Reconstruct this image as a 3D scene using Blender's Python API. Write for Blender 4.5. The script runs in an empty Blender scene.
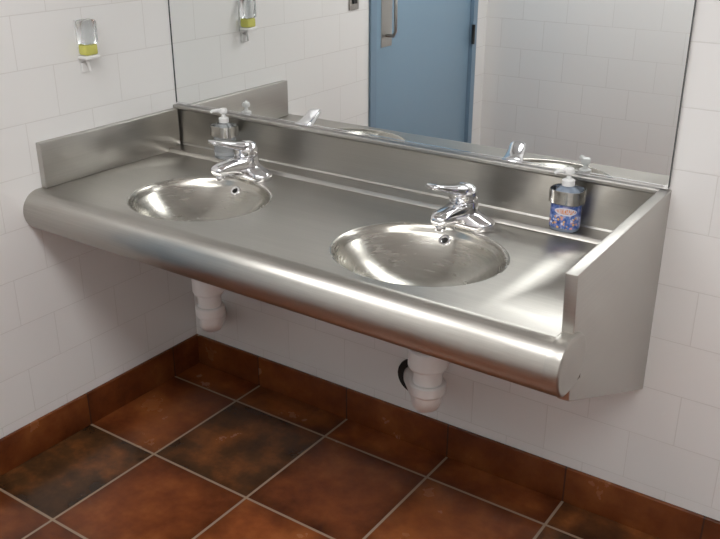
import bpy, bmesh, math, random
from mathutils import Vector, Matrix
random.seed(3)
S=bpy.context.scene
COL=S.collection
try:
    S.view_settings.view_transform='Standard'
    S.view_settings.look='None'
except Exception: pass

# ------------------------------------------------------------ materials
def newmat(name):
    m=bpy.data.materials.new(name); m.use_nodes=True
    nt=m.node_tree; b=nt.nodes['Principled BSDF']
    return m,nt,b
def N(nt,t,**k):
    n=nt.nodes.new(t)
    for a,v in k.items(): setattr(n,a,v)
    return n
def simple(name,col,rough=0.5,metal=0.0,noise=0.0,**k):
    m,nt,b=newmat(name)
    b.inputs['Base Color'].default_value=(*col,1)
    b.inputs['Roughness'].default_value=rough
    b.inputs['Metallic'].default_value=metal
    for a,v in k.items(): b.inputs[a.replace('_',' ')].default_value=v
    tc=N(nt,'ShaderNodeTexCoord'); no=N(nt,'ShaderNodeTexNoise'); no.inputs['Scale'].default_value=25
    mr=N(nt,'ShaderNodeMapRange')
    mr.inputs['To Min'].default_value=max(0,rough-0.03-noise); mr.inputs['To Max'].default_value=rough+0.03+noise
    nt.links.new(tc.outputs['Object'],no.inputs['Vector']); nt.links.new(no.outputs['Fac'],mr.inputs['Value'])
    nt.links.new(mr.outputs['Result'],b.inputs['Roughness'])
    return m
def steel(name,col,r0,r1,stretch,bump=0.02,vary=.07,streak=(2.5,14,14),blotch=.0):
    m,nt,b=newmat(name)
    b.inputs['Metallic'].default_value=1
    tc=N(nt,'ShaderNodeTexCoord')
    mp=N(nt,'ShaderNodeMapping'); mp.inputs['Scale'].default_value=stretch
    no=N(nt,'ShaderNodeTexNoise'); no.inputs['Scale'].default_value=1; no.inputs['Detail'].default_value=2
    nt.links.new(tc.outputs['Object'],mp.inputs['Vector']); nt.links.new(mp.outputs['Vector'],no.inputs['Vector'])
    mp2=N(nt,'ShaderNodeMapping'); mp2.inputs['Scale'].default_value=streak
    big=N(nt,'ShaderNodeTexNoise'); big.inputs['Scale'].default_value=1; big.inputs['Detail'].default_value=3
    nt.links.new(tc.outputs['Object'],mp2.inputs['Vector']); nt.links.new(mp2.outputs['Vector'],big.inputs['Vector'])
    mix=N(nt,'ShaderNodeMix'); mix.data_type='FLOAT'; mix.inputs[0].default_value=0.4
    nt.links.new(no.outputs['Fac'],mix.inputs[2]); nt.links.new(big.outputs['Fac'],mix.inputs[3])
    bl=N(nt,'ShaderNodeTexNoise'); bl.inputs['Scale'].default_value=7; bl.inputs['Detail'].default_value=4
    nt.links.new(tc.outputs['Object'],bl.inputs['Vector'])
    bm_=N(nt,'ShaderNodeMath',operation='MULTIPLY_ADD'); bm_.inputs[1].default_value=blotch; 
    sb=N(nt,'ShaderNodeMath',operation='SUBTRACT'); sb.inputs[1].default_value=.5
    nt.links.new(bl.outputs['Fac'],sb.inputs[0]); nt.links.new(sb.outputs[0],bm_.inputs[0])
    mr=N(nt,'ShaderNodeMapRange'); mr.inputs['From Min'].default_value=.3; mr.inputs['From Max'].default_value=.7
    mr.inputs['To Min'].default_value=r0; mr.inputs['To Max'].default_value=r1
    nt.links.new(mix.outputs[0],mr.inputs['Value']); nt.links.new(mr.outputs['Result'],bm_.inputs[2]); nt.links.new(bm_.outputs[0],b.inputs['Roughness'])
    cr=N(nt,'ShaderNodeMix'); cr.data_type='RGBA'
    cr.inputs[6].default_value=(*[c*(1-vary) for c in col],1); cr.inputs[7].default_value=(*[min(1,c*(1+vary)) for c in col],1)
    mc=N(nt,'ShaderNodeMapRange'); mc.inputs['From Min'].default_value=.35; mc.inputs['From Max'].default_value=.65
    nt.links.new(mix.outputs[0],mc.inputs['Value']); nt.links.new(mc.outputs[0],cr.inputs[0]); nt.links.new(cr.outputs[2],b.inputs['Base Color'])
    if bump>0:
        bp=N(nt,'ShaderNodeBump'); bp.inputs['Strength'].default_value=bump; bp.inputs['Distance'].default_value=0.0005
        nt.links.new(no.outputs['Fac'],bp.inputs['Height']); nt.links.new(bp.outputs['Normal'],b.inputs['Normal'])
    return m
TWD=.245
def tilewall(name,axis,off=(0,0)):
    m,nt,b=newmat(name)
    tc=N(nt,'ShaderNodeTexCoord'); sp=N(nt,'ShaderNodeSeparateXYZ'); cb=N(nt,'ShaderNodeCombineXYZ')
    nt.links.new(tc.outputs['Object'],sp.inputs[0])
    a1=N(nt,'ShaderNodeMath',operation='ADD'); a1.inputs[1].default_value=off[0]+40*TWD
    a2=N(nt,'ShaderNodeMath',operation='ADD'); a2.inputs[1].default_value=off[1]+20*.153*2
    nt.links.new(sp.outputs[axis],a1.inputs[0]); nt.links.new(sp.outputs['Z'],a2.inputs[0])
    nt.links.new(a1.outputs[0],cb.inputs['X']); nt.links.new(a2.outputs[0],cb.inputs['Y'])
    br=N(nt,'ShaderNodeTexBrick'); br.offset=.5; br.squash=1
    br.inputs['Scale'].default_value=1; br.inputs['Brick Width'].default_value=TWD; br.inputs['Row Height'].default_value=.153
    br.inputs['Mortar Size'].default_value=.0013; br.inputs['Mortar Smooth'].default_value=.4
    br.inputs['Color1'].default_value=(.87,.863,.852,1); br.inputs['Color2'].default_value=(.855,.848,.838,1)
    br.inputs['Mortar'].default_value=(.76,.745,.725,1)
    nt.links.new(cb.outputs[0],br.inputs['Vector']); nt.links.new(br.outputs['Color'],b.inputs['Base Color'])
    b.inputs['Roughness'].default_value=.13
    no=N(nt,'ShaderNodeTexNoise'); no.inputs['Scale'].default_value=9; nt.links.new(tc.outputs['Object'],no.inputs['Vector'])
    ma=N(nt,'ShaderNodeMath',operation='MULTIPLY_ADD'); ma.inputs[1].default_value=-1.0
    m2=N(nt,'ShaderNodeMath',operation='MULTIPLY'); m2.inputs[1].default_value=.4
    nt.links.new(no.outputs['Fac'],m2.inputs[0]); nt.links.new(br.outputs['Fac'],ma.inputs[0]); nt.links.new(m2.outputs[0],ma.inputs[2])
    bp=N(nt,'ShaderNodeBump'); bp.inputs['Strength'].default_value=.45; bp.inputs['Distance'].default_value=.002
    nt.links.new(ma.outputs[0],bp.inputs['Height']); nt.links.new(bp.outputs['Normal'],b.inputs['Normal'])
    return m
def terracotta(name,coords,off,pitch,gain=1.0,grout=(.36,.26,.175),edge=.55):
    m,nt,b=newmat(name)
    tc=N(nt,'ShaderNodeTexCoord'); sp=N(nt,'ShaderNodeSeparateXYZ'); nt.links.new(tc.outputs['Object'],sp.inputs[0])
    cells=[];dist=[]
    for i,c in enumerate(coords):
        s=N(nt,'ShaderNodeMath',operation='SUBTRACT'); s.inputs[1].default_value=off[i]
        d=N(nt,'ShaderNodeMath',operation='DIVIDE'); d.inputs[1].default_value=pitch
        f=N(nt,'ShaderNodeMath',operation='FLOOR'); fr=N(nt,'ShaderNodeMath',operation='FRACT')
        h=N(nt,'ShaderNodeMath',operation='SUBTRACT'); h.inputs[1].default_value=.5
        ab=N(nt,'ShaderNodeMath',operation='ABSOLUTE')
        nt.links.new(sp.outputs[c],s.inputs[0]); nt.links.new(s.outputs[0],d.inputs[0])
        nt.links.new(d.outputs[0],f.inputs[0]); nt.links.new(d.outputs[0],fr.inputs[0])
        nt.links.new(fr.outputs[0],h.inputs[0]); nt.links.new(h.outputs[0],ab.inputs[0])
        cells.append(f); dist.append(ab)
    if len(dist)==2:
        mx=N(nt,'ShaderNodeMath',operation='MAXIMUM'); nt.links.new(dist[0].outputs[0],mx.inputs[0]); nt.links.new(dist[1].outputs[0],mx.inputs[1])
    else: mx=dist[0]
    gm=N(nt,'ShaderNodeMapRange'); gw=.0036 if len(dist)==2 else .002
    gm.inputs['From Min'].default_value=.5-(gw+.001)/pitch; gm.inputs['From Max'].default_value=.5-gw/pitch
    nt.links.new(mx.outputs[0],gm.inputs['Value'])
    cc=N(nt,'ShaderNodeCombineXYZ')
    nt.links.new(cells[0].outputs[0],cc.inputs['X'])
    if len(cells)>1: nt.links.new(cells[1].outputs[0],cc.inputs['Y'])
    wn=N(nt,'ShaderNodeTexWhiteNoise'); wn.noise_dimensions='3D'; nt.links.new(cc.outputs[0],wn.inputs['Vector'])
    add=N(nt,'ShaderNodeVectorMath',operation='MULTIPLY_ADD'); add.inputs[1].default_value=(7,7,7)
    nt.links.new(wn.outputs['Color'],add.inputs[0]); nt.links.new(tc.outputs['Object'],add.inputs[2])
    no=N(nt,'ShaderNodeTexNoise'); no.inputs['Scale'].default_value=6; no.inputs['Detail'].default_value=6; no.inputs['Roughness'].default_value=.6
    nt.links.new(add.outputs[0],no.inputs['Vector'])
    g=gain
    rp=N(nt,'ShaderNodeValToRGB'); e=rp.color_ramp.elements
    e[0].position=.3; e[0].color=(.115*g,.028*g,.009*g,1); e[1].position=.72; e[1].color=(.33*g,.105*g,.029*g,1)
    k=e.new(.5); k.color=(.215*g,.058*g,.016*g,1)
    nt.links.new(no.outputs['Fac'],rp.inputs[0])
    rd=N(nt,'ShaderNodeValToRGB'); e=rd.color_ramp.elements
    e[0].position=.34; e[0].color=(.035,.020,.010,1); e[1].position=.70; e[1].color=(.27,.09,.025,1)
    k=e.new(.48); k.color=(.075,.036,.014,1)
    k=e.new(.58); k.color=(.15,.055,.017,1)
    nt.links.new(no.outputs['Fac'],rd.inputs[0])
    at=N(nt,'ShaderNodeAttribute'); at.attribute_name='dark'
    mxc=N(nt,'ShaderNodeMix'); mxc.data_type='RGBA'
    nt.links.new(at.outputs['Fac'],mxc.inputs[0]); nt.links.new(rp.outputs[0],mxc.inputs[6]); nt.links.new(rd.outputs[0],mxc.inputs[7])
    n2=N(nt,'ShaderNodeTexNoise'); n2.inputs['Scale'].default_value=11; n2.inputs['Detail'].default_value=4
    nt.links.new(add.outputs[0],n2.inputs['Vector'])
    ea=N(nt,'ShaderNodeMath',operation='MULTIPLY_ADD'); ea.inputs[1].default_value=.32
    nt.links.new(n2.outputs['Fac'],ea.inputs[0]); nt.links.new(mx.outputs[0],ea.inputs[2])
    er=N(nt,'ShaderNodeMapRange'); er.inputs['From Min'].default_value=.50; er.inputs['From Max'].default_value=.70
    er.inputs['To Min'].default_value=1.10; er.inputs['To Max'].default_value=edge
    nt.links.new(ea.outputs[0],er.inputs['Value'])
    hs=N(nt,'ShaderNodeHueSaturation'); vr=N(nt,'ShaderNodeMapRange'); vr.inputs['To Min'].default_value=.82; vr.inputs['To Max'].default_value=1.2
    vm=N(nt,'ShaderNodeMath',operation='MULTIPLY')
    nt.links.new(wn.outputs['Value'],vr.inputs['Value']); nt.links.new(vr.outputs[0],vm.inputs[0]); nt.links.new(er.outputs[0],vm.inputs[1])
    nt.links.new(vm.outputs[0],hs.inputs['Value']); nt.links.new(mxc.outputs[2],hs.inputs['Color'])
    fin=N(nt,'ShaderNodeMix'); fin.data_type='RGBA'; fin.inputs[7].default_value=(*grout,1)
    nt.links.new(gm.outputs[0],fin.inputs[0]); nt.links.new(hs.outputs[0],fin.inputs[6]); nt.links.new(fin.outputs[2],b.inputs['Base Color'])
    rr=N(nt,'ShaderNodeMapRange'); rr.inputs['To Min'].default_value=.14; rr.inputs['To Max'].default_value=.34
    nt.links.new(no.outputs['Fac'],rr.inputs['Value']); nt.links.new(rr.outputs[0],b.inputs['Roughness'])
    ma=N(nt,'ShaderNodeMath',operation='MULTIPLY_ADD'); ma.inputs[1].default_value=-1.5
    nt.links.new(gm.outputs[0],ma.inputs[0]); nt.links.new(no.outputs['Fac'],ma.inputs[2])
    bp=N(nt,'ShaderNodeBump'); bp.inputs['Strength'].default_value=.25; bp.inputs['Distance'].default_value=.003
    nt.links.new(ma.outputs[0],bp.inputs['Height']); nt.links.new(bp.outputs['Normal'],b.inputs['Normal'])
    return m

SC=(.47,.452,.42)
M_top=steel('brushed_steel_lengthwise',SC,.29,.41,(3,420,420),.045,.075,(3,22,22),.08)
M_bowl=steel('spun_steel',(.54,.52,.475),.21,.30,(20,20,220),.0,.05,(9,9,9),.08)
M_side=steel('brushed_steel_panel',(.52,.505,.475),.29,.37,(3,3,300),.02,.04,(2.5,2.5,14),.03)
M_ring=steel('bright_steel',(.74,.73,.71),.12,.2,(40,40,200),0,.03)
M_chrome=simple('chrome',(.84,.84,.86),.05,1)
M_dark=simple('dark_opening',(.012,.011,.01),.6)
M_edge=simple('dark_mirror_edge',(.05,.06,.06),.3)
M_pvc=simple('white_plastic_pipe',(.84,.83,.82),.35)
M_white=simple('white_plastic',(.85,.85,.84),.3)
M_wallx=tilewall('white_glazed_tile_back','X',(.03,.0))
M_wally=tilewall('white_glazed_tile_side','Y',(.0,.0))
M_floor=terracotta('terracotta_floor_tile',('X','Y'),(.32,-.14),.4,1.0)
M_basex=terracotta('terracotta_base_tile_back',('X',),(.32,),.4,.74,(.06,.024,.014),.9)
M_basey=terracotta('terracotta_base_tile_side',('Y',),(-.14,),.4,.74,(.06,.024,.014),.9)
M_ceil=simple('painted_ceiling',(.85,.85,.84),.9)
M_blue=simple('blue_paint',(.24,.36,.47),.38)
M_bluef=simple('blue_frame_paint',(.20,.30,.40),.4)
M_mirror=simple('mirror_silver',(.92,.94,.935),.0,1)
for n in M_mirror.node_tree.nodes:
    if n.type=='MAP_RANGE': n.inputs['To Min'].default_value=0; n.inputs['To Max'].default_value=.004
M_black=simple('black_plastic',(.02,.02,.02),.4)

# ------------------------------------------------------------ mesh helpers
def obj(name,me,mat=None,parent=None,smooth=False,loc=None):
    o=bpy.data.objects.new(name,me); COL.objects.link(o)
    if mat: me.materials.append(mat)
    if smooth:
        for p in me.polygons: p.use_smooth=True
    if loc: o.location=loc
    if parent: o.parent=parent
    return o
def frombm(name,bm,mat=None,parent=None,smooth=False,angle=None,loc=None,recalc=True):
    if recalc: bmesh.ops.recalc_face_normals(bm,faces=bm.faces)
    me=bpy.data.meshes.new(name); bm.to_mesh(me); bm.free()
    o=obj(name,me,mat,parent,smooth,loc)
    if angle is not None:
        for p in me.polygons: p.use_smooth=True
        me.update()
        try: me.set_sharp_from_angle(angle=math.radians(angle))
        except Exception: pass
    return o
def box(bm,lo,hi,bev=0):
    vs=[bm.verts.new((x,y,z)) for x in(lo[0],hi[0]) for y in(lo[1],hi[1]) for z in(lo[2],hi[2])]
    f=[(0,1,3,2),(4,6,7,5),(0,4,5,1),(2,3,7,6),(0,2,6,4),(1,5,7,3)]
    fs=[bm.faces.new([vs[i] for i in q]) for q in f]
    if bev:
        es=list({e for q in fs for e in q.edges})
        bmesh.ops.bevel(bm,geom=es,offset=bev,segments=3,affect='EDGES',profile=.5)
def mbox(name,lo,hi,mat,parent=None,bev=0,loc=None):
    bm=bmesh.new(); box(bm,lo,hi,bev)
    return frombm(name,bm,mat,parent,angle=35 if bev else None,loc=loc)
def loft(bm,rings,cap=True):
    vr=[[bm.verts.new(p) for p in r] for r in rings]
    n=len(rings[0])
    for a,b in zip(vr,vr[1:]):
        for i in range(n):
            j=(i+1)%n; bm.faces.new((a[i],a[j],b[j],b[i]))
    if cap:
        bm.faces.new(vr[0]); bm.faces.new(vr[-1])
def ring(c,ax,ay,a,b,n=32,p=2.0):
    c=Vector(c);ax=Vector(ax);ay=Vector(ay); out=[]
    for i in range(n):
        t=2*math.pi*i/n; ct,st=math.cos(t),math.sin(t)
        x=math.copysign(abs(ct)**(2/p),ct)*a; y=math.copysign(abs(st)**(2/p),st)*b
        out.append(c+ax*x+ay*y)
    return out
def revolve(bm,prof,c=(0,0,0),n=48,cap=True):
    loft(bm,[ring((c[0],c[1],c[2]+z),(1,0,0),(0,1,0),max(r,1e-4),max(r,1e-4),n) for r,z in prof],cap)
def tube(bm,pts,rads,n=20,up=(1,0,0),flat=1.0,pw=2.4):
    pts=[Vector(p) for p in pts]; rings=[]
    for i,p in enumerate(pts):
        d=(pts[min(i+1,len(pts)-1)]-pts[max(i-1,0)]).normalized()
        a=Vector(up); a=(a-d*a.dot(d)).normalized(); b=d.cross(a)
        r=rads[i] if isinstance(rads,(list,tuple)) else rads
        if isinstance(r,(tuple,list)): rings.append(ring(p,a,b,r[0],r[1],n,pw))
        else: rings.append(ring(p,a,b,r,r*flat,n))
    loft(bm,rings)
def smoothpath(pts,rads,k=5):
    P=[Vector(p) for p in pts]; Q=[Vector((*r,0)) if isinstance(r,(tuple,list)) else Vector((r,r,0)) for r in rads]
    def cr(a,b,c,d,t): return .5*((2*b)+(c-a)*t+(2*a-5*b+4*c-d)*t*t+(3*b-a-3*c+d)*t**3)
    op=[];orr=[]
    n=len(P)
    for i in range(n-1):
        for j in range(k):
            t=j/k; ix=[max(i-1,0),i,i+1,min(i+2,n-1)]
            op.append(cr(*[P[q] for q in ix],t)); r=cr(*[Q[q] for q in ix],t); orr.append((max(r.x,.0008),max(r.y,.0008)))
    op.append(P[-1]); orr.append((Q[-1].x,Q[-1].y))
    return op,orr
def empty(name,loc,label,cat,**k):
    e=bpy.data.objects.new(name,None); COL.objects.link(e); e.location=loc; e.empty_display_size=.05
    e['label']=label; e['category']=cat
    for a,v in k.items(): e[a]=v
    return e
def tag(o,label,cat,**k):
    o['label']=label;o['category']=cat
    for a,v in k.items(): o[a]=v
def struct(o,label=None,cat=None):
    o['kind']='structure'
    if label: o['label']=label; o['category']=cat

# ------------------------------------------------------------ room shell
RX,RY,H=3.5,-2.35,2.5
bm=bmesh.new(); lay=bm.faces.layers.float.new('dark')
xs=[0]+[.32+.4*k for k in range(0,8)]+[RX]; ys=[0]+[-.14-.4*k for k in range(0,6)]+[RY]
darks={(0,2):.95,(1,1):.85,(4,0):.75,(1,0):.5,(4,1):.9,(0,3):.1,(2,4):.7,(5,2):.8}
vs={}
for i,x in enumerate(xs):
    for j,y in enumerate(ys): vs[i,j]=bm.verts.new((x,y,0))
for i in range(len(xs)-1):
    for j in range(len(ys)-1):
        f=bm.faces.new((vs[i,j],vs[i,j+1],vs[i+1,j+1],vs[i+1,j])); f[lay]=darks.get((i,j),.0)
floor=frombm('floor',bm,M_floor); struct(floor,'terracotta and dark brown square tile floor','floor')
if floor.data.polygons[0].normal.z<0: floor.data.flip_normals()
T=.1
w=mbox('wall_back',(-T,0,0),(RX+T,T,H),M_wallx); struct(w,'white glazed tile wall behind the sinks','wall')
w=mbox('wall_right',(RX,RY,0),(RX+T,0,H),M_wally); struct(w,'white glazed tile wall','wall')
w=mbox('wall_front',(-T,RY-T,0),(RX+T,RY,H),M_wallx); struct(w,'white glazed tile wall opposite the mirror','wall')
DY0,DY1,DH=-1.20,-2.22,2.08
bm=bmesh.new(); box(bm,(-T,DY0,0),(0,0,H)); box(bm,(-T,RY,0),(0,DY1,H)); box(bm,(-T,DY1,DH),(0,DY0,H))
w=frombm('wall_left',bm,M_wally); struct(w,'white glazed tile wall with a doorway','wall')
w=mbox('ceiling',(-T,RY-T,H),(RX+T,T,H+T),M_ceil); struct(w,'off-white painted ceiling','ceiling')
b_=mbox('baseboard_back',(0.012,-.012,0),(RX,0,.122),M_basex,bev=.003); struct(b_,'terracotta tile baseboard','baseboard')
b_=mbox('baseboard_left',(0,DY0+.04,0),(.012,0,.122),M_basey,bev=.003); struct(b_,'terracotta tile baseboard','baseboard')
b_=mbox('baseboard_front',(0.0,RY,0),(RX,RY+.012,.122),M_basex,bev=.003); struct(b_,'terracotta tile baseboard','baseboard')
b_=mbox('baseboard_right',(RX-.012,RY+.012,0),(RX,-.012,.122),M_basey,bev=.003); struct(b_,'terracotta tile baseboard','baseboard')
bm=bmesh.new(); box(bm,(-T,DY0-.045,0),(.012,DY0,DH)); box(bm,(-T,DY1,0),(.012,DY1+.045,DH)); box(bm,(-T,DY1+.045,DH-.045),(.012,DY0-.045,DH))
fr=frombm('trim_1',bm,M_bluef); struct(fr,'blue painted steel door frame','door frame')
door=mbox('door_1',(-.05,DY1+.048,.008),(-.008,DY0-.048,DH-.048),M_blue,bev=.002); struct(door,'blue painted flat door','door')
bm=bmesh.new(); box(bm,(-.008,-1.40,1.04),(-.005,-1.31,1.36),.001)
pl=frombm('push_plate',bm,M_side,door)
bm=bmesh.new(); tube(bm,[(-.006,-1.355,1.09),(.03,-1.355,1.09),(.042,-1.355,1.11),(.042,-1.355,1.29),(.03,-1.355,1.31),(-.006,-1.355,1.31)],.008,14,(0,1,0))
frombm('door_handle',bm,M_side,door,smooth=True)
for z in(.25,1.0,1.82):
    bm=bmesh.new(); tube(bm,[(.016,DY1+.048,z-.05),(.016,DY1+.048,z+.05)],.009,14); frombm('hinge',bm,M_black,door,angle=40)

def emis(name,col,s):
    m,nt,b=newmat(name); b.inputs['Base Color'].default_value=(*col,1)
    b.inputs['Emission Color'].default_value=(*col,1); b.inputs['Emission Strength'].default_value=s
    tc=N(nt,'ShaderNodeTexCoord'); no=N(nt,'ShaderNodeTexNoise'); no.inputs['Scale'].default_value=60
    bp=N(nt,'ShaderNodeBump'); bp.inputs['Strength'].default_value=.1
    nt.links.new(tc.outputs['Object'],no.inputs['Vector']); nt.links.new(no.outputs['Fac'],bp.inputs['Height']); nt.links.new(bp.outputs['Normal'],b.inputs['Normal'])
    return m
M_em=emis('light_diffuser',(.99,.99,.98),8.8)
for i,(cx,cy) in enumerate([(1.0,-1.5),(2.6,-1.5)]):
    f=mbox('ceiling_light',(-.62,-.31,-.05),(.62,.31,0),M_white,bev=.006,loc=(cx,cy,H))
    tag(f,'white fluorescent ceiling light with a glowing diffuser','light',group='ceiling lights')
    mbox('diffuser',(-.59,-.28,-.056),(.59,.28,-.0501),M_em,f)

# ------------------------------------------------------------ mirror
mir=mbox('wall_mirror',(.004,-.008,1.024),(1.697,-.001,2.2),M_mirror)
tag(mir,'large frameless mirror above the steel backsplash','mirror')
mbox('mirror_channel',(.004,-.011,1.0205),(1.697,-.0082,1.028),M_chrome,mir)
mbox('mirror_edge',(.0005,-.0095,1.024),(.0038,-.001,2.2),M_edge,mir)
mbox('mirror_edge',(1.6972,-.0095,1.024),(1.6990,-.001,2.2),M_edge,mir)

# ------------------------------------------------------------ vanity
ZC=.87; XR=1.68; RN=.063
YL,YRr=-.603,-.622
XE=1.708
def YNx(x): return YL+(YRr-YL)*x/XE
VO=Vector((.85,-.3,ZC))
van=empty('sink_counter',VO,'long brushed stainless steel counter with two round basins','sink counter')
def vo(o): o.parent=van; o.matrix_parent_inverse=Matrix.Translation(-VO); return o
sinks=[(.463,-.385,.216,.206),(1.213,-.388,.230,.208)]
YB=-.088
bm=bmesh.new()
def up(pts):
    f=bm.faces.new([bm.verts.new(p) for p in pts]); f.normal_update()
    if f.normal.z<0: f.normal_flip()
def quad(x0,x1):
    up(((x0,YNx(x0),ZC),(x1,YNx(x1),ZC),(x1,YB,ZC),(x0,YB,ZC)))
hw=.27
cuts=[0.0]
for s in sinks: cuts+= [s[0]-hw,s[0]+hw]
cuts.append(XR)
quad(cuts[0],cuts[1]); quad(cuts[2],cuts[3]); quad(cuts[4],cuts[5])
for cx,cy,ra,rb in sinks:
    x0,x1=cx-hw,cx+hw; ylo=YNx(cx)
    ang=[2*math.pi*i/96 for i in range(96)]
    for px,py in((x0,YNx(x0)),(x1,YNx(x1)),(x1,YB),(x0,YB)): ang.append(math.atan2(py-cy,px-cx)%(2*math.pi))
    ang=sorted(ang); inn=[];out=[]
    sl=(YRr-YL)/XE
    for t in ang:
        c,s=math.cos(t),math.sin(t)
        ks=[]
        if c>1e-9: ks.append((x1-cx)/c)
        if c<-1e-9: ks.append((x0-cx)/c)
        if s>1e-9: ks.append((YB-cy)/s)
        den=s-sl*c
        if den<-1e-9: ks.append((YNx(cx)-cy)/den)
        k=min(ks)
        re=1/math.sqrt((c/ra)**2+(s/rb)**2)
        inn.append((cx+re*c,cy+re*s,ZC)); out.append((cx+k*c,cy+k*s,ZC))
    for i in range(len(ang)):
        j=(i+1)%len(ang)
        if (Vector(out[i])-Vector(out[j])).length<1e-6: continue
        up((inn[i],out[i],out[j],inn[j]))
prof=[]
for i in range(0,33):
    t=math.pi/2+math.pi*i/32
    prof.append((RN*math.cos(t),ZC-RN+RN*math.sin(t)))
prof.append((.085,ZC-2*RN)); prof.append((.085,ZC-2*RN+.02))
for (ya,za),(yb,zb) in zip(prof,prof[1:]):
    f=bm.faces.new([bm.verts.new(p) for p in((0.0,YL+ya,za),(0.0,YL+yb,zb),(XE,YRr+yb,zb),(XE,YRr+ya,za))])
    f.normal_update(); out_=Vector((0,(ya+yb)/2,(za+zb)/2-(ZC-RN)))
    if ya>=.0 and yb>.0: out_=Vector((0,0,-1)) if abs(za-zb)<1e-6 else Vector((0,1,0))
    if f.normal.dot(out_)<0: f.normal_flip()
# closed rounded end: stadium outline, wraps over the panel's front edge
stad=prof[:33]+[(.03,ZC-2*RN)]+[(.03+RN*math.cos(t),ZC-RN+RN*math.sin(t)) for t in [(-90+180*i/24)*math.pi/180 for i in range(0,25)]]+[(.03,ZC)]
def endring(k,x): 
    out=[]
    for y,z in stad:
        cy=min(max(y,0),.03); c=Vector((x,YRr+cy,ZC-RN)); v=Vector((x,YRr+y,z)); out.append(c+(v-c)*k)
    return out
clean=[]
for p in stad:
    if not clean or (Vector(p)-Vector(clean[-1])).length>1e-5: clean.append(p)
stad=clean
rings=[endring(1,XR+.001),endring(1,XE),endring(.985,XE+.0028),endring(.94,XE+.005),endring(.86,XE+.0062)]
vr=[[bm.verts.new(p) for p in r] for r in rings]; n=len(vr[0])
for a,b in zip(vr,vr[1:]):
    for i in range(n):
        j=(i+1)%n; f=bm.faces.new((a[i],a[j],b[j],b[i])); f.normal_update()
        mid=f.calc_center_median()
        if f.normal.dot(mid-Vector((XE-.03,min(max(mid.y,YRr),YRr+.03),ZC-RN)))<0: f.normal_flip()
f=bm.faces.new(vr[-1]); f.normal_update()
if f.normal.x<0: f.normal_flip()
st=.013
quadv=[(YB,ZC),(YB+.002,ZC+.002),(YB+.005,ZC+st-.002),(YB+.008,ZC+st),(-.018,ZC+st+.001)]
for (ya,za),(yb,zb) in zip(quadv,quadv[1:]):
    up(((0,ya,za),(XR,ya,za),(XR,yb,zb),(0,yb,zb)))
bmesh.ops.remove_doubles(bm,verts=bm.verts,dist=.0002)
top=frombm('countertop',bm,M_top,angle=30,recalc=False); vo(top)
def bowl_z(s):
    return -.116*(1-s**2.3) 
def basin_prof():
    pr=[]
    n=30
    for i in range(n+1):
        s=1-(i/n)*.89
        pr.append((s,bowl_z(s)))
    ex=[]
    W=.09
    for q in (.0,.06,.12,.2,.3,.4,.5,.6,.7,.8,.9):
        s=1-W*q; e=q
        ex.append((s,bowl_z(s)*(e*e*(3-2*e)*.65+.35*e)))
    pr=[p for p in pr if p[0]<1-W+.004]
    return ex+pr
def make_basin(cx,cy,ra,rb):
    bm=bmesh.new(); pr=basin_prof()
    loft(bm,[ring((cx,cy,ZC+z),(1,0,0),(0,1,0),ra*s+(.0005 if s==1 else 0),rb*s+(.0005 if s==1 else 0),96) for s,z in pr],False)
    o=frombm('basin',bm,M_bowl,smooth=True)
    if o.data.polygons[len(o.data.polygons)//2].normal.z<0: o.data.flip_normals()
    vo(o)
    zb=ZC+pr[-1][1]
    bm=bmesh.new(); revolve(bm,[(.032,.0),(.032,.003),(.025,.004),(.021,.001),(.019,-.004),(.0001,-.004)],(cx,cy,zb+.002),40)
    d=frombm('drain',bm,M_chrome,angle=40); d.parent=van; d.matrix_parent_inverse=Matrix.Translation(-VO)
    s=.865; th=math.radians(97); ru=math.hypot(ra*math.cos(th),rb*math.sin(th))
    z=bowl_z(s); dz=(bowl_z(s+.01)-bowl_z(s-.01))/(.02*ru)
    nrm=Vector((-dz*math.cos(th),-dz*math.sin(th),1)).normalized(); c=Vector((cx+ra*s*math.cos(th),cy+rb*s*math.sin(th),ZC+z))+nrm*.001
    q=nrm.to_track_quat('Z','Y').to_matrix().to_4x4()
    for nm,pf,mt in(('overflow_ring',[(.0160,-.002),(.0160,.0022),(.0145,.0036),(.0095,.0036),(.0075,.0015),(.0001,.0015)],M_chrome),
                    ('overflow_hole',[(.0078,.0018),(.0078,.0024),(.0001,.0024)],M_dark)):
        bm=bmesh.new(); revolve(bm,pf,n=28)
        bmesh.ops.transform(bm,matrix=Matrix.Translation(c)@q,verts=bm.verts)
        v=frombm(nm,bm,mt,angle=40); v.parent=van; v.matrix_parent_inverse=Matrix.Translation(-VO)
    return o
for s in sinks: make_basin(*s)
def prism_x(name,poly,x0,x1,mat,bev):
    bm=bmesh.new()
    a=[bm.verts.new((x0,y,z)) for y,z in poly]; b=[bm.verts.new((x1,y,z)) for y,z in poly]
    n=len(poly); bm.faces.new(a); bm.faces.new(b)
    for i in range(n): bm.faces.new((a[i],a[(i+1)%n],b[(i+1)%n],b[i]))
    if bev: bmesh.ops.bevel(bm,geom=list(bm.edges),offset=bev,segments=3,affect='EDGES',profile=.5)
    return frombm(name,bm,mat,angle=35)
vo(prism_x('backsplash',[(-.0005,ZC),(-.0005,1.0195),(-.024,1.0195),(-.026,1.017),(-.026,1.010),(-.021,1.006),(-.019,1.003),(-.019,ZC+st+.006),(-.024,ZC+st),(-.024,ZC)],0.0,XR,M_side,0))
ss=vo(mbox('side_splash',(.0005,-.59,ZC+.0005),(.024,-.0265,1.0095),M_side,bev=.002))
ep=prism_x('end_panel',[(-.0005,.45),(-.0005,1.019),(-.605,1.003),(-.582,.705)],XR-.002,XR+.025,M_side,.002); vo(ep)

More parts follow.
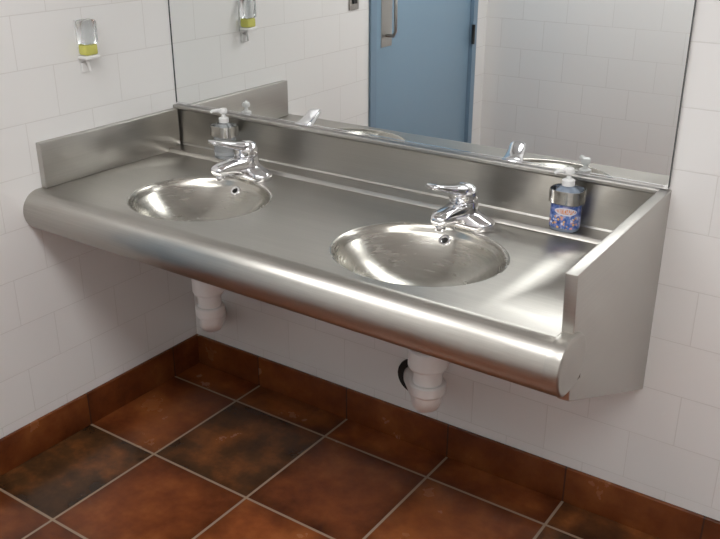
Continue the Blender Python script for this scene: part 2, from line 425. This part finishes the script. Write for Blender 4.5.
# ------------------------------------------------------------ faucets
def build_faucet(loc):
    root=empty('faucet',loc,'chrome single-lever faucet mounted behind a round steel basin','faucet',group='chrome faucets')
    bm=bmesh.new()
    def cap(L,W,z,n=48):
        out=[]
        for i in range(n):
            t=2*math.pi*i/n; c,s=math.cos(t),math.sin(t)
            out.append(Vector((c*W+math.copysign(L-W,c) if abs(c)>1e-6 else 0, s*W, z)))
        return out
    loft(bm,[cap(.090,.036,0),cap(.091,.037,.002),cap(.091,.037,.015),cap(.089,.035,.020),cap(.082,.034,.024),cap(.070,.033,.029),cap(.056,.032,.035),cap(.046,.030,.040)])
    frombm('base',bm,M_chrome,root,smooth=True,angle=40)
    bm=bmesh.new(); revolve(bm,[(.044,.015),(.043,.022),(.0415,.034),(.040,.046),(.039,.064),(.038,.069),(.034,.0705),(.034,.0735)],n=48)
    frombm('body',bm,M_chrome,root,angle=35)
    bm=bmesh.new()
    pts=[(0,-.006,.040),(0,-.035,.0425),(0,-.065,.046),(0,-.095,.049),(0,-.122,.0495),(0,-.137,.0475),(0,-.144,.0445)]
    rr=[(.033,.030),(.032,.028),(.029,.0245),(.0265,.021),(.0245,.0185),(.0215,.015),(.013,.007)]
    tube(bm,*smoothpath(pts,rr,4),36,pw=3.0)
    frombm('spout',bm,M_chrome,root,smooth=True)
    bm=bmesh.new(); revolve(bm,[(.012,.0),(.0145,.002),(.0145,.014),(.0125,.018)],(0,-.122,.019),28)
    frombm('aerator',bm,M_chrome,root,angle=40)
    bm=bmesh.new(); revolve(bm,[(.036,.0735),(.039,.0765),(.039,.092),(.0375,.099),(.032,.107),(.022,.113),(.011,.1155),(.001,.116)],n=48)
    frombm('handle_cap',bm,M_chrome,root,smooth=True,angle=50)
    bm=bmesh.new()
    pts=[(0,.012,.094),(-.004,-.015,.100),(-.012,-.045,.108),(-.020,-.075,.117),(-.029,-.103,.126),(-.033,-.116,.1295),(-.035,-.121,.1295)]
    rr=[(.028,.016),(.031,.0165),(.027,.0125),(.025,.010),(.0245,.008),(.022,.007),(.013,.004)]
    tube(bm,*smoothpath(pts,rr,4),36,pw=3.0)
    frombm('lever',bm,M_chrome,root,smooth=True)
    return root
f1=build_faucet((1.208,-.150,ZC+.0003))
f2=f1.copy(); COL.objects.link(f2); f2.location=(.440,-.150,ZC+.0003)
for c in list(f1.children):
    k=c.copy(); COL.objects.link(k); k.parent=f2

# ------------------------------------------------------------ soap bottles + brackets
def glassy(name,col,rough=.08,trans=.9):
    m=simple(name,col,rough); b=m.node_tree.nodes['Principled BSDF']
    b.inputs['Transmission Weight'].default_value=trans; b.inputs['IOR'].default_value=1.35; return m
M_clear=glassy('clear_plastic',(.93,.95,.96),.06,.95); M_soap=glassy('clear_blue_soap',(.55,.66,.82),.15,.6)
M_soapg=glassy('clear_grey_soap',(.80,.84,.88),.08,.8)
M_yel=glassy('pale_yellow_liquid',(.84,.82,.22),.15,.3)
def label_mat(name):
    m,nt,b=newmat(name); b.inputs['Roughness'].default_value=.35
    tc=N(nt,'ShaderNodeTexCoord')
    sp=N(nt,'ShaderNodeSeparateXYZ'); nt.links.new(tc.outputs['Object'],sp.inputs[0])
    def M(op,a,b_=None,c=None):
        n=N(nt,'ShaderNodeMath',operation=op)
        for i,v in enumerate((a,b_,c)):
            if v is None: continue
            if isinstance(v,(int,float)): n.inputs[i].default_value=v
            else: nt.links.new(v,n.inputs[i])
        return n.outputs[0]
    def MIX(f,a,b_):
        n=N(nt,'ShaderNodeMix'); n.data_type='RGBA'; nt.links.new(f,n.inputs[0])
        for i,v in((6,a),(7,b_)):
            if isinstance(v,tuple): n.inputs[i].default_value=(*v,1)
            else: nt.links.new(v,n.inputs[i])
        return n.outputs[2]
    u=M('ADD',M('MULTIPLY',sp.outputs['X'],.93),M('MULTIPLY',sp.outputs['Y'],.36)); z=sp.outputs['Z']
    no=N(nt,'ShaderNodeTexNoise'); no.inputs['Scale'].default_value=90; no.inputs['Detail'].default_value=3
    nt.links.new(tc.outputs['Object'],no.inputs['Vector'])
    rb=N(nt,'ShaderNodeValToRGB'); e=rb.color_ramp.elements; nt.links.new(no.outputs['Fac'],rb.inputs[0])
    e[0].position=.32; e[0].color=(.02,.05,.22,1); e[1].position=.68; e[1].color=(.58,.60,.76,1)
    k=e.new(.46); k.color=(.06,.14,.44,1); k=e.new(.57); k.color=(.24,.26,.52,1)
    col=rb.outputs[0]
    def ell(cz,a,bz):
        return M('LESS_THAN',M('ADD',M('POWER',M('ABSOLUTE',M('DIVIDE',u,a)),2.0),M('POWER',M('ABSOLUTE',M('DIVIDE',M('SUBTRACT',z,cz),bz)),2.0)),1.0)
    vz=N(nt,'ShaderNodeTexVoronoi'); vz.inputs['Scale'].default_value=125; nt.links.new(tc.outputs['Object'],vz.inputs['Vector'])
    dots=M('MULTIPLY',M('LESS_THAN',vz.outputs['Distance'],.45),M('LESS_THAN',z,.043))
    sc=N(nt,'ShaderNodeSeparateColor'); nt.links.new(vz.outputs['Color'],sc.inputs[0])
    rc=N(nt,'ShaderNodeValToRGB'); rc.color_ramp.interpolation='CONSTANT'; e=rc.color_ramp.elements
    e[0].color=(.74,.42,.14,1); e[1].position=.25; e[1].color=(.70,.34,.30,1); k=e.new(.42); k.color=(.62,.64,.78,1); k=e.new(.65); k.color=(.10,.20,.50,1)
    nt.links.new(sc.outputs[0],rc.inputs[0])
    col=MIX(dots,col,rc.outputs[0])
    col=MIX(ell(.056,.028,.0105),col,(.66,.66,.74))
    wv=N(nt,'ShaderNodeTexWave'); wv.inputs['Scale'].default_value=70; wv.inputs['Distortion'].default_value=6; wv.inputs['Detail Scale'].default_value=3
    nt.links.new(tc.outputs['Object'],wv.inputs['Vector'])
    st_=M('MULTIPLY',ell(.056,.0255,.0070),M('GREATER_THAN',wv.outputs['Fac'],.46))
    col=MIX(st_,col,(.70,.26,.10))
    nt.links.new(col,b.inputs['Base Color']); return m
M_lab=label_mat('patterned_blue_label')
def build_soap(loc,h=.118,r=.039):
    bm=bmesh.new()
    def rr(z,k): return ring((0,0,z),(1,0,0),(0,1,0),r*k,r*k*.78,48,2.5)
    loft(bm,[rr(0,.9),rr(.003,.98),rr(.012,1),rr(h*.55,.98),rr(h*.78,.92),rr(h*.9,.75),rr(h*.97,.45),rr(h,.38),rr(h+.008,.38)])
    b=frombm('soap_bottle',bm,M_soap,angle=50,loc=loc)
    tag(b,'clear blue liquid soap bottle with white pump and colourful label','soap bottle',group='soap bottles on the counter')
    bm=bmesh.new(); revolve(bm,[(.0165,h+.001),(.0165,h+.015),(.0135,h+.017),(.007,h+.018),(.006,h+.026),(.005,h+.028),(.005,h+.032)],n=28)
    frombm('pump_collar',bm,M_white,b,angle=40)
    bm=bmesh.new()
    revolve(bm,[(.009,h+.030),(.0125,h+.032),(.0135,h+.040),(.011,h+.046),(.004,h+.048)],n=28)
    tube(bm,[(0,0,h+.039),(-.012,-.014,h+.0405),(-.022,-.026,h+.040),(-.027,-.031,h+.035)],[.0065,.006,.005,.004],14,(0,0,1))
    frombm('pump_head',bm,M_white,b,angle=45)
    return b
ZL=ZC+st+.0012
s1=build_soap((1.462,-.064,ZL+.0003))
s2=s1.copy(); s2.data=s1.data.copy(); s2.data.materials[0]=M_soapg; COL.objects.link(s2); s2.location=(.272,-.064,ZL+.0003)
s2['label']='clear liquid soap bottle with white pump behind the faucet'
for c in list(s1.children):
    k=c.copy(); COL.objects.link(k); k.parent=s2
bm=bmesh.new()
def r2(z,k,r=.039): return ring((0,0,z),(1,0,0),(0,1,0),r*k+.0007,r*k*.78+.0007,48,2.5)
loft(bm,[r2(.010,1),r2(.03,.995),r2(.05,.99),r2(.072,.978)],False)
l=frombm('bottle_label',bm,M_lab,s1,smooth=True); l['label']='blue label with white and orange-red lettering'
def build_bracket(loc):
    bm=bmesh.new(); r=.0445
    def rg(z,R): return ring((0,0,z),(1,0,0),(0,1,0),R,R*.82,56,3.0)
    loft(bm,[rg(.076,r),rg(.110,r),rg(.110,r-.002),rg(.076,r-.002),rg(.076,r)],False)
    box(bm,(-.014,.0355,.080),(.014,.0445,.104))
    b=frombm('bottle_bracket',bm,M_ring,angle=40,loc=loc)
    tag(b,'bright steel collar bracket holding a soap bottle','bracket',group='soap bottle brackets')
    return b
b1=build_bracket((1.462,-.064,ZL)); b2=b1.copy(); COL.objects.link(b2); b2.location=(.272,-.064,ZL)

# ------------------------------------------------------------ wall dispenser (left wall)
fd=empty('wall_dispenser',(0,-.374,1.248),'clear wall dispenser with yellow-green liquid and white nozzle','dispenser')
bm=bmesh.new(); box(bm,(.0008,-.024,-.03),(.004,.024,.096),.001); frombm('back_plate',bm,M_white,fd,angle=40)
bm=bmesh.new(); box(bm,(.0045,-.027,.024),(.046,.027,.096),.009); frombm('clear_cover',bm,M_clear,fd,angle=40)
bm=bmesh.new(); box(bm,(.0045,-.023,-.008),(.042,.023,.0235),.006); frombm('liquid_bottle',bm,M_yel,fd,angle=40)
bm=bmesh.new(); box(bm,(.0045,-.027,-.020),(.044,.027,-.0085),.003); frombm('tray',bm,M_white,fd,angle=40)
bm=bmesh.new(); box(bm,(.0008,-.018,-.062),(.006,.018,-.031),.002); tube(bm,[(.012,0,-.019),(.018,0,-.04),(.022,0,-.058)],[.006,.006,.004],12,(0,1,0)); frombm('nozzle',bm,M_pvc,fd,angle=40)

sw=mbox('light_switch',(.0005,-.035,-.058),(.006,.035,.058),M_side,bev=.002,loc=(0,-1.08,1.29))
tag(sw,'steel light switch plate with a dark toggle beside the door','light switch')
mbox('toggle',(.0062,-.016,-.033),(.012,.016,.033),M_black,sw,bev=.002)

# ------------------------------------------------------------ drain pipes
def build_pipe(cx,cy,wx,wz,k=1.0,Z0=.50,op=(.060,.062),mat=None):
    root=empty('drain_pipe',(cx,cy,Z0),'white plastic drain pipe running from the basin to the wall','drain pipe',group='drain pipes under the counter')
    zt=ZC-.119-Z0
    bm=bmesh.new(); revolve(bm,[(.038*k,zt),(.038*k,.128),(.036*k,.126),(.036*k,.045),(.036*k,.0)],n=36)
    frombm('tailpiece',bm,M_pvc,root,angle=40)
    for z0,z1 in((.062,.118),(-.016,.016)):
        bm=bmesh.new(); rr_=.050 if z0>0 else .0455
        loft(bm,[ring((0,0,z),(1,0,0),(0,1,0),r_*k,r_*k,36) for r_,z in((.037,z0-.004),(rr_-.004,z0-.003),(rr_,z0+.004),(rr_,z1-.004),(rr_-.003,z1),(.037,z1+.001))])
        frombm('slip_nut',bm,M_pvc,root,angle=25)
    tgt=Vector((wx-cx,-cy-.002,wz-Z0)); 
    hd=Vector((tgt.x,tgt.y,0)).normalized()
    pts=[Vector((0,0,.0)),Vector((0,0,-.02)),Vector((0,0,-.036))+hd*.008,Vector((0,0,-.052))+hd*.028,Vector((0,0,-.062))+hd*.055]
    e=pts[-1]; 
    for q in(.25,.5,.75,1): pts.append(e.lerp(tgt,q))
    rr=[(.036*k,.036*k)]*3+[(.038*k,.038*k)]+[(.034*k,.034*k)]*5
    p,r=smoothpath(pts,rr,3)
    side=hd.cross(Vector((0,0,1)))
    bm=bmesh.new(); tube(bm,p,r,24,side)
    frombm('waste_arm',bm,M_pvc,root,smooth=True)
    bm=bmesh.new(); tube(bm,[(tgt.x,tgt.y-.008,tgt.z),(tgt.x,tgt.y,tgt.z)],list(op),32); v=frombm('wall_opening' if mat is None else 'wall_flange',bm,mat or M_dark,root,angle=40)
    if mat is None: v['label']='dark round wall opening around the pipe'
    return root
build_pipe(1.245,-.375,.985,.255,1.08,.488)
build_pipe(.46,-.375,.12,.24,1.0,.50,(.040,.042),M_pvc)

# ------------------------------------------------------------ camera
F=Vector((-0.5218,0.757,-0.3925)).normalized()
Rv=F.cross(Vector((0,0,1))).normalized(); U=Rv.cross(F)
cam=bpy.data.cameras.new('camera'); co=bpy.data.objects.new('camera',cam); COL.objects.link(co)
m=Matrix((( Rv.x,U.x,-F.x,2.252),(Rv.y,U.y,-F.y,-2.152),(Rv.z,U.z,-F.z,1.693),(0,0,0,1)))
co.matrix_world=m; cam.lens=882/720*36; cam.sensor_width=36; cam.clip_start=.02
S.camera=co
w=bpy.data.worlds.new('world'); S.world=w; w.use_nodes=True
w.node_tree.nodes['Background'].inputs[0].default_value=(.5,.5,.5,1); w.node_tree.nodes['Background'].inputs[1].default_value=.2
